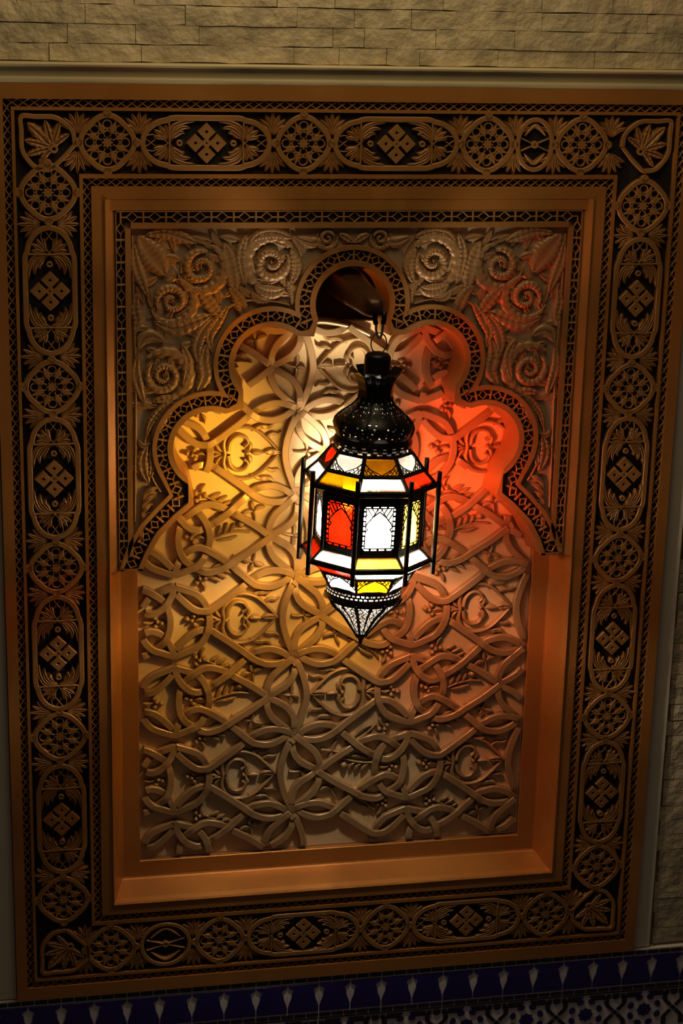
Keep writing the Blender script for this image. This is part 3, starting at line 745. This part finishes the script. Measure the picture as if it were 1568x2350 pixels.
def inside(x, z):
    if z < 0.0: return abs(x) < .4010 and z > -.6520
    if abs(x) < .086 and z > .4680: return False
    if z > .14:
        for c in CS:
            if math.hypot(abs(x) - c[0], z - c[1]) < .0690: return True
        return abs(x) < (.155 if z > .33 else .262) and z < (.47 if abs(x) < .12 else .40) and (z < .33 or abs(x) < .150)
    lim = .30 + (.14 - z) / .14 * .10
    return abs(x) < min(lim, .398)
def strap_y(i, s):
    y = TOP_Y; 
    for t_, j, sj in X[i]:
        key = (min(i, j), max(i, j), round(t_ if i < j else sj, 3)); d_ = abs(t_ - s) * .0055
        k = math.exp(-(d_ / .011) ** 2)
        y += (-.0022 if OV[key] == i else .0062) * k
    return max(.0625, min(.0735, y))
ns = 0
for i, q in enumerate(raw):
    run = []
    def flush(run):
        global ns
        if len(run) >= 3:
            mb = MB(); mb.strip([q[k] for k in run], ST_W, [strap_y(i, k) for k in run], YPN, .0013)
            obj('strap', mb, STRAP, panel, loc=(0, 0, PO)); ns += 1
    for k, (x, z) in enumerate(q):
        if inside(x, z): run.append(k)
        else: flush(run); run = []
    flush(run)
print('straps', ns)

# flowers and small ornaments set in the meshes of the strapwork
YL = YPN + .0005
def lm(pts, W, h=.012, ribs=0, vein=0.0, serr=0.0, wf=None, nc=7, ra=.2):
    mb = MB(); mb.leaf(smooth_pts(pts, .0035), wf or lens_w(W), YL, h, nc, ribs, ra, serr, vein); return mb
def bud(x, z, r, h): 
    mb = MB(); mb.leaf([(x - r + 2 * r * i / 6, z) for i in range(7)], lambda u: r * max(.1, math.sin(PI * max(.03, min(.97, u)))) , YL, h, 7, 0, 0, 0, 0, lambda u: .35 + .65 * math.sin(PI * u)); return mb
def merge(*ms):
    o = MB()
    for m_ in ms: o.add(m_.v, m_.f)
    return o
def mz(pts): return [(x, -z) for x, z in pts]
PAL = [('stem', merge(*[lm(f(p), 0, .012, wf=lambda u: .0056 * (1 - .35 * u)) for f in (lambda q: q, mz) for p in ([(-.040, .0), (-.042, .022), (-.030, .043), (-.006, .050), (.020, .043), (.042, .024), (.060, .004)], [(-.034, .004), (-.030, .022), (-.018, .033), (-.003, .031), (.004, .020), (-.004, .012)])]))]
for sg in (1, -1):
    f = (lambda q: q) if sg > 0 else mz
    PAL += [('leaf', lm(f([(.010, .042), (.026, .050), (.044, .050), (.056, .060)]), .0060, .011, 4, .3, .1)), ('leaf', lm(f([(.036, .030), (.050, .036), (.060, .034), (.068, .040)]), .0050, .010, 3, .3)),
            ('petal', lm(f([(-.046, .004), (-.054, .012), (-.058, .020)]), .0050, .012)), ('petal', lm(f([(-.048, .001), (-.060, .004), (-.068, .009)]), .0046, .012)), ('petal', lm(f([(.004, .004), (.008, .014), (.006, .021)]), .0062, .012))]
PAL += [('petal', lm([(.010, .0), (.022, .0), (.032, .0)], .0070, .013)), ('bud', bud(.001, 0, .0050, .014)), ('leaf', lm([(.034, 0), (.048, .001), (.066, 0)], .0085, .013, 3, .4)), ('petal', lm([(-.046, 0), (-.052, -.001), (-.058, 0)], .0040, .014))]
PALM = [(n_, m_.mesh('palmette_' + n_, STRAP, True)) for n_, m_ in PAL]
def palmette(x, z, sx):
    if not (abs(x) < .37 and -.66 < z < .46): 
        if not (-.72 < z < .46): return
    root = None
    clip = z < -.60
    for n_, me in PALM:
        if root is None: root = put('palmette', me, panel, (x, 0, z + PO), None, (sx * 1.06, 1, 1.06))
        else: put(n_, me, root)
def clipped_palmette(x, z, sx):
    pass
TRE = [('trefoil', lm([(-.004, -.020), (0, -.006), (0, .006)], 0, .010, wf=lambda u: .0030 + .0012 * u)), ('leaf', lm([(-.002, .006), (-.012, .008), (-.026, .004)], .0060, .012, 0, .3)), ('leaf', lm([(.002, .006), (.012, .010), (.026, .008)], .0060, .012, 0, .3)), ('leaf', lm([(0, .008), (.0, .018), (.002, .028)], .0060, .012, 0, .3))]
SPR = [('leaf_spray', lm([(-.042, -.008), (-.015, -.003), (.015, -.004), (.040, -.012)], 0, .010, wf=lambda u: .0030)), ('leaf', lm([(-.030, -.002), (-.022, .008), (-.018, .018)], .0055, .011, 3, .2)), ('leaf', lm([(-.014, 0), (-.006, .010), (-.003, .020)], .0055, .011, 3, .2)), ('leaf', lm([(.000, .000), (.008, .008), (.011, .016)], .0050, .011, 3, .2)), ('bud', bud(.024, .010, .0105, .015)), ('leaf', lm([(-.030, -.012), (-.010, -.016), (.012, -.014)], .0050, .010, 3, .2))]
CLO = [('clover', bud(0, 0, .0062, .014)), ('bud', bud(-.010, .004, .0075, .013)), ('bud', bud(.004, .011, .0075, .013)), ('bud', bud(.006, -.009, .0075, .013)), ('leaf', lm([(.008, .0), (.020, .003), (.030, -.001)], .0050, .011))]
ORN = {k: [(n_, m_.mesh(k + '_' + n_, STRAP, True)) for n_, m_ in v] for k, v in (('t', TRE), ('s', SPR), ('c', CLO))}
def ornament(kind, x, z, rot, sx=1, sc=1.0):
    if abs(x) > .385 or z < -.632 or not inside(x, z): return
    root = None
    for n_, me in ORN[kind]:
        if root is None: root = put(n_, me, panel, (x, 0, z + PO), (0, -rot, 0), (sx * sc, 1, sc))
        else: put(n_, me, root)
base = [('t', .0125, 0, -PI / 2 * .9, 1), ('t', -.086, -HB + .048, .25, 1), ('t', -.086, -HB - .048, PI - .25, -1), ('s', -.134, -HB + .012, .22, 1), ('s', -.150, -.104, -.62, 1), ('s', -.150, .104, .62 + PI, -1),
        ('c', -.212, -.001, 0, 1), ('c', -.214, -HB, 0, 1), ('c', -.196, -.088, 1.2, 1), ('c', -.196, .088, -1.2, 1)]
for col in (-1, 0, 1):
    for row in range(-2, 5):
        for gl in (0, 1):
            def W_(s_, w_): return (AL + PX * col - s_, ROW - 2 * HB * row + w_ - HB) if gl else (AL + PX * col + s_, ROW - 2 * HB * row + w_)
            x, z = W_(-.104, 0)
            if abs(x) < .36 and -.63 < z < .40 and inside(x, z): palmette(x, z, -1 if gl else 1)
            for kd, s_, w_, r_, fl in base:
                x, z = W_(s_, w_); ornament(kd, x, z, (PI - r_) if gl else r_, fl * (1 if not gl else 1), .95)
# bottom row: upper half of a palmette meets the sill
for x, sx in ((AL + .104, -1),):
    z = ROW - HB - 4 * HB - 0.0
# torn plaster lip under the cavity
lip = MB(); lip.leaf(smooth_pts([(-.074, .4730), (-.045, .4755), (-.010, .4700), (.020, .4620), (.050, .4480)], .005), lambda u: .0075, YPN, .016, 7); obj('ledge', lip, STRAP, panel, loc=(0, 0, PO))

# ================================================================== BRACKET, LINK, LANTERN
br = thing('wall_bracket', 'dark iron arm reaching out of the top foil to carry the lantern', 'bracket', (0, .09, .548))
def bobj(n_, mb, m, **k): o = obj(n_, mb, m, br, loc=(0, -.09, -.548), **k); return o
mb = MB()
sec = [(.165, .034, .030), (.08, .033, .030), (0, .029, .027), (-.10, .024, .023), (-.165, .021, .020), (-.192, .018, .018), (-.206, .011, .012)]
vs = []; fs = []
for y, hx, hz in sec:
    for k in range(16):
        a = 2 * PI * (k + .5) / 16; c, s_ = math.cos(a), math.sin(a); e = .55
        vs.append((math.copysign(abs(c) ** e, c) * hx, y, .550 + (.165 - y) * .004 + math.copysign(abs(s_) ** e, s_) * hz))
for i in range(len(sec) - 1):
    for k in range(16): fs.append((i * 16 + k, i * 16 + (k + 1) % 16, (i + 1) * 16 + (k + 1) % 16, (i + 1) * 16 + k))
fs.append(tuple(range(16))[::-1]); fs.append(tuple((len(sec) - 1) * 16 + k for k in range(16))); mb.add(vs, fs)
BRN = mat('dark_bronze', (0.085, 0.036, 0.022), .36, .5, .3, 12)
bobj('arm', mb, BRN, smooth=True)
for z, x in ((.556, -.018), (.535, -.020)):
    q = MB(); q.loft([(.0001, .006), (.004, .0052), (.0062, .002), (.0062, -.004)], 10); q.xf(Matrix.Translation((x, -.045, z)) @ Matrix.Rotation(PI / 2, 4, 'X')); bobj('bolt', q, WIRE, smooth=True)
for sx in (-1, 1):
    q = MB(); q.tube([(.0085 + sx * .0085, -.200, .545), (.0085 + sx * .0085, -.200, .530), (.0085 + sx * .0062, -.200, .522)], .0048, 8); bobj('lug', q, IRON, smooth=True)
hx0, hy0 = .0085, -.200
lk = MB(); pts = []
for i in range(28):
    a = 2 * PI * i / 28; pts.append((hx0 + .0062 * math.cos(a), hy0 + .002 * math.sin(a), .5245 + .0215 * math.sin(a) + (.006 if math.sin(a) > 0 else -.006)))
lk.tube(pts, .0024, 8, True)
o = obj('hanging_link', lk, WIRE, smooth=True); o['label'] = 'long steel link between the iron arm and the lantern ring'; o['category'] = 'link'

RZ = .490
lan = thing('lantern', 'black metal Moroccan lantern with red, yellow and white glass panes, lit, hanging before the niche', 'lantern', (hx0, hy0, RZ), (0, math.radians(1.83), 0))
def lobj(n_, mb, m, smooth=False, parent=None, **k): return obj(n_, mb, m, parent or lan, smooth, **k)
H = lambda z: z - RZ
q = MB(); q.tube([(.0145 * math.cos(2 * PI * i / 24), 0, H(.4865) + .0195 * math.sin(2 * PI * i / 24)) for i in range(24)], .0013, 6, True); lobj('top_ring', q, WIRE, True)
q = MB(); q.loft([(.0001, H(.4705)), (.012, H(.470)), (.0205, H(.4672)), (.0238, H(.4625)), (.0245, H(.456)), (.0240, H(.430)), (.0262, H(.428)), (.0262, H(.424)), (.0245, H(.420)), (.0255, H(.400)), (.0295, H(.390))], 28); lobj('cap', q, IRON, True)
def crown_leaf(n=8):
    mb = MB()
    for k in range(n):
        a = 2 * PI * (k + .5) / n
        prof = [(.0300, .388), (.0300, .402), (.0335, .417), (.0405, .430), (.0490, .4385), (.0520, .4365), (.0490, .4325)]
        for i in range(len(prof) - 1):
            (r0, z0), (r1, z1) = prof[i], prof[i + 1]; w0 = .0118 * (1 - .02 * i) * (1.05, 1.06, 1.18, 1.42, 1.30, .62, .1)[i]; w1 = .0118 * (1 - .02 * i) * (1.05, 1.06, 1.18, 1.42, 1.30, .62, .1)[i + 1]
            P4 = []
            for r, z, w_, s_ in ((r0, z0, w0, -1), (r0, z0, w0, 1), (r1, z1, w1, 1), (r1, z1, w1, -1)):
                P4.append((r * math.sin(a) + s_ * w_ * math.cos(a), -r * math.cos(a) + s_ * w_ * math.sin(a), H(z)))
            mb.add(P4, [(0, 1, 2, 3)])
    return mb
lobj('crown', crown_leaf(), IRON)
def refine(prof, m):
    out = []; sp = smooth_pts(prof, .0012); L = [0]
    for a, b in zip(sp, sp[1:]): L.append(L[-1] + math.hypot(b[0] - a[0], b[1] - a[1]))
    return rs(sp, m)
ON = refine([(.0300, H(.390)), (.0305, H(.382)), (.0435, H(.367)), (.0625, H(.353)), (.0738, H(.339)), (.0735, H(.328)), (.0690, H(.316))], 30)
def onion_hole(i, k):
    kk = k % 18
    if kk in (0, 17) or i < 3 or i > 28: return False
    return (i % 3 == 0 and (kk + 2 * i) % 5 == 0) or (i % 4 == 2 and (kk + i) % 7 == 0)
q = MB(); q.loft(ON, 144, onion_hole); lobj('onion_dome', q, IRON, True)
q = MB()
for k in range(8):
    a = 2 * PI * (k + .5) / 8
    q.tube([((r + .0008) * math.sin(a), -(r + .0008) * math.cos(a), z) for r, z in ON[::3]], .0022, 5)
lobj('dome_ribs', q, IRON, True)
FLG = refine([(.0690, H(.316)), (.0720, H(.310)), (.0738, H(.304)), (.0720, H(.298)), (.0690, H(.292)), (.0715, H(.2885))], 16)
def flange_hole(i, k):
    return (i in (9, 10) and k % 6 in (1, 2, 3)) or (i in (12, 13) and k % 6 in (4, 5, 0)) or (i == 6 and k % 6 in (1, 2))
q = MB(); q.loft(FLG, 144, flange_hole, rfun=lambda a, i: 1 + .012 * math.cos(8 * a)); lobj('dome_collar', q, IRON, True)

A8 = PI / 8
def vert(R, z, k): a = (k - .5) * PI / 4; return Vector((R * math.sin(a), -R * math.cos(a), H(z)))
def face_frame(k, z0, R0, z1, R1):
    a = k * PI / 4; c = math.cos(A8); r0, r1 = R0 * c, R1 * c
    U = Vector((math.cos(a), math.sin(a), 0)); O = Vector((math.sin(a), -math.cos(a), 0))
    b0 = O * r0 + Vector((0, 0, H(z0))); b1 = O * r1 + Vector((0, 0, H(z1))); V = (b1 - b0); L = V.length; V = V / L; N = U.cross(V)
    # local x -> U, local z -> V, local -y -> outward normal N
    m_ = Matrix((U, -N, V)).transposed().to_4x4(); m_.translation = b0
    return m_, R0 * math.sin(A8), R1 * math.sin(A8), L
def ring(R, z, r, nm, n=6):
    q = MB()
    P8 = [vert(R, z, k) for k in range(8)]
    for k in range(8): q.tube([P8[k], P8[(k + 1) % 8]], r, n)
    lobj(nm, q, IRON)
def posts(z0, R0, z1, R1, r, nm):
    q = MB(); q.tube([vert(R0, z0, 0), vert(R1, z1, 0)], r, 6); me = q.mesh(nm, IRON)
    for k in range(8): put(nm, me, lan, (0, 0, 0), (0, 0, k * PI / 4))
def pane(k, z0, R0, z1, R1, col, nm, m=.0022, fret=None):
    mt, w0, w1, L = face_frame(k, z0, R0, z1, R1)
    q = MB(); q.prism([(-w0 + m, m), (w0 - m, m), (w1 - m, L - m), (-w1 + m, L - m)], -.0005, .0010); q.xf(mt)
    o = lobj(nm, q, (G_ROOF if 'roof' in nm else GL)[col], label=GLN[col] + ' pane')
    if fret:
        q = MB(); fret(q, w0, w1, L); q.xf(mt); lobj('fretwork', q, IRON, False, o, label='pierced black metal fretwork')
def fr_body(q, w0, w1, L):
    w = w0; s = lambda pts, wd=.0016: q.strip(pts, wd * 1.45, -.0028, -.0010, .0003)
    b = .0085
    for x0, x1, z0, z1 in ((-w, -w + b, 0, L), (w - b, w, 0, L), (-w, w, 0, .012), (-w, w, L - .0165, L)): q.box(x0, x1, -.0030, -.0008, z0, z1)
    i = w - b; zt, zb_ = L - .0165, .012
    # border of oval piercings
    bw = .0042
    for x in (-i + bw, i - bw): s([(x, zb_ + bw * .9), (x, zt - bw * .9)], .0012)
    s([(-i, zb_ + bw * .9), (i, zb_ + bw * .9)], .0013); s([(-i, zt - bw * .8), (i, zt - bw * .8)], .0013)
    nn = 9
    for k in range(nn + 1):
        z = zb_ + (zt - zb_) * k / nn
        for sx in (1, -1): s([(sx * i, z), (sx * (i - bw), z)], .0022)
    for k in range(5):
        x = -i + 2 * i * k / 4
        s([(x, zb_), (x, zb_ + bw)], .0030); s([(x, zt - bw), (x, zt)], .0030)
    # ogee arch and lattice above it
    ii = i - bw; zs = zb_ + (zt - zb_) * .48; za = zt - bw - .006
    for sx in (1, -1):
        s([(sx * (ii), zs - .006), (sx * (ii - .004), zs), (sx * (ii), zs + .004), (sx * (ii - .002), zs + .010), (sx * ii * .5, za - .010), (0, za)], .0015)
        for k in range(6):     # diagonals clipped by the arch slope
            for dr in (1, -1):
                pts = []
                for t_ in range(0, 13):
                    z = zs + .010 + (zt - bw - zs - .010) * t_ / 12; x = -ii + (k + .5) * ii / 3 + dr * (z - zs - .010) * .62
                    ax = max(0.0, (ii - .002) * (1 - (z - zs - .010) / (za - zs - .010))) if z < za else 0
                    if abs(x) < ii and (z > za or abs(x) > ax): pts.append((x, z))
                    else:
                        if len(pts) > 1: s(pts, .0011)
                        pts = []
                if len(pts) > 1: s(pts, .0011)
def fr_corner(down):
    def f(q, w0, w1, L):
        s = lambda pts, wd=.0014: q.strip(pts, wd * 1.45, -.0022, -.0006, .0003)
        zz = lambda v: v if down else L - v
        W = w0 if down else w1; i = W - .004
        q.box(-W, W, -.0024, -.0006, *(sorted((zz(0), zz(.0042)))))
        for sx in (1, -1):
            s([(sx * .001, zz(.004)), (sx * i * .62, zz(L * .40)), (sx * i * .95, zz(L * .78))], .0015)
            s([(sx * i * .95, zz(L * .78)), (sx * (i * .98), zz(.004))], .0015)
            for k in range(3): 
                u = .25 + .25 * k
                s([(sx * i * u, zz(.004)), (sx * i * (u + .30 if u < .6 else .97), zz(L * (.30 + .12 * k)))], .0010); s([(sx * i * (u + .18), zz(.004)), (sx * i * (u * .82 + .06), zz(L * (u * .60)))], .0010)
    return f
T0, T1, T2 = (.2885, .0745), (.2570, .0985), (.2330, .1225)
BT, BB, FLR, SB, TB = (.2200, .0985), (.1080, .0985), (.0865, .1215), (.0625, .0945), (.0290, .0765)
C_TOP = 'AWRWAWRW'; C_ROOF = 'WRWPWYWY'; C_BODY = 'CYWRWYWF'; C_FLARE = 'YWPPWHFW'; C_STRIP = 'WWWPHHWF'; C_TAP = 'AWWPHHDW'  # P and H: panes out of view, colours made up to tint the panel's light
for k in range(8):
    pane(k, *T1, *T0, C_TOP[k], 'upper_roof_pane', .003, fr_corner(True))
    pane(k, *T2, *T1, C_ROOF[k], 'roof_pane', .0034)
    pane(k, *BB, *BT, C_BODY[k], 'body_pane', .003, fr_body)
    pane(k, *FLR, *BB, C_FLARE[k], 'flare_pane', .003)
    pane(k, *SB, FLR[0] - .007, FLR[1] - .002, C_STRIP[k], 'skirt_pane', .0022)
    pane(k, *TB, *SB, C_TAP[k], 'taper_pane', .0026, fr_corner(False))
ring(T0[1], T0[0], .0036, 'roof_top_ring'); ring(T1[1], T1[0], .0036, 'roof_middle_ring'); ring(T2[1], T2[0], .0044, 'eave_ring'); ring(T2[1] - .001, T2[0] - .005, .0030, 'eave_ring')
ring(BT[1] + .002, BT[0] + .001, .0028, 'body_top_ring'); ring(BB[1], BB[0], .0040, 'body_bottom_ring'); ring(FLR[1], FLR[0], .0042, 'flare_ring'); ring(FLR[1] - .0015, FLR[0] - .005, .0030, 'flare_ring'); ring(SB[1], SB[0], .0034, 'skirt_ring'); ring(TB[1], TB[0], .0022, 'taper_ring')
posts(*T1, *T0, .0042, 'corner_strip'); posts(*T2, *T1, .0040, 'corner_strip'); posts(*BB, *BT, .0056, 'corner_strip'); posts(*FLR, *BB, .0034, 'corner_strip'); posts(*SB, *FLR, .0020, 'corner_strip'); posts(*TB, *SB, .0026, 'corner_strip')
for k in range(8):   # soffit band under the eave, dark red lacquer
    mt, w0, w1, L = face_frame(k, .2205, .1010, .2285, .1080)
    q = MB(); q.prism([(-w0, 0), (w0, 0), (w1, L), (-w1, L)], -.0005, .0008); q.xf(mt); lobj('soffit_band', q, mat('soffit_metal', (.05, .012, .012), .25, .5, .2, 20) if k == 0 else bpy.data.materials['soffit_metal'])
q = MB(); v0 = vert(.1285, .2580, 0); v1 = vert(.1285, .0600, 0); q.tube([v0, v1], .0046, 10); me = q.mesh('rod', IRON, False)
for k in range(8): put('rod', me, lan, (0, 0, 0), (0, 0, k * PI / 4))
q = MB()
for z, R in ((T2[0] - .002, T2[1]), (FLR[0] - .002, FLR[1])):
    for k in range(8): q.tube([vert(R - .002, z, k), vert(.1285, z, k)], .0030, 6)
lobj('rod_ties', q, IRON)
# pierced bowl under the taper, with a finial
BW = refine([(.0745, H(.0330)), (.0725, H(.0240)), (.0715, H(.0120)), (.0720, H(.0060)), (.0700, H(-.002)), (.0615, H(-.013)), (.0480, H(-.0255)), (.0355, H(-.0415)), (.0240, H(-.0580)), (.0140, H(-.0715)), (.0075, H(-.0830))], 84)
SCR = [(-7, 8, 5.2), (7, 8, 5.2), (0, 18, 5.0), (-12, 18, 4.2), (12, 18, 4.2), (-5, 30, 4.4), (5, 30, 4.4), (0, 42, 4.2), (0, 54, 3.4), (0, 65, 2.6)]
def bowl_hole(i, k):
    kk = k % 32; u = abs(kk - 15.5)
    if i < 20:
        return (i in (6, 7) and kk % 5 in (1, 2, 3)) or (i in (10, 11) and kk % 5 in (4, 0, 1))
    if i < 22 or i > 76 or u > 13.6: return False
    z = (i - 22) * 1.42; R_ = BW[i][0]; x = (kk - 15.5) / 16 * R_ * .414 * 1000
    for cx_, cz_, r_ in SCR:
        d_ = math.hypot(x - cx_, z - cz_)
        if abs(d_ - r_) < .80: return False
    g1 = abs(((x * .8 + z * .55) / 7.0 + .5) % 1 - .5) * 7.0; g2 = abs(((x * .8 - z * .55) / 7.0 + .5) % 1 - .5) * 7.0
    return min(g1, g2) > .66
q = MB(); q.loft(BW, 256, bowl_hole); lobj('pierced_bowl', q, IRON, True)
q = MB()
for k in range(8):
    a = 2 * PI * (k + .5) / 8; q.tube([((r + .0006) * math.sin(a), -(r + .0006) * math.cos(a), z) for r, z in BW[18::5]], lambda u: .0040 - .0020 * u, 6)
lobj('bowl_ribs', q, IRON, True)
q = MB(); q.loft([(.0078, H(-.080)), (.0070, H(-.084)), (.0042, H(-.088)), (.0036, H(-.092)), (.0022, H(-.096)), (.0002, H(-.0985))], 12); lobj('finial', q, IRON, True)
q = MB(); q.loft([(r - .0022, z) for r, z in BW[8::5]], 32); lobj('bowl_liner', q, G_ROOF['W'], True, label='frosted white liner inside the pierced bowl')
# bulb and its holder
em = bpy.data.materials.new('bulb_glow'); em.use_nodes = True; nt = em.node_tree; nt.nodes.clear()
e_ = nt.nodes.new('ShaderNodeEmission'); e_.inputs[0].default_value = (1.0, 0.91, 0.76, 1); e_.inputs[1].default_value = BULB
o_ = nt.nodes.new('ShaderNodeOutputMaterial'); nt.links.new(e_.outputs[0], o_.inputs[0])
q = MB(); q.loft([(.019 * math.cos(t_), H(.140) + .019 * math.sin(t_)) for t_ in [-PI / 2 + .05 + (PI - .1) * i / 8 for i in range(9)]], 14, cap0=True, cap1=True); lobj('bulb', q, em, True)
q = MB(); q.loft([(.013, H(.158)), (.013, H(.200)), (.004, H(.204)), (.003, H(.290))], 12, cap0=True); lobj('bulb_holder', q, IRON, True)
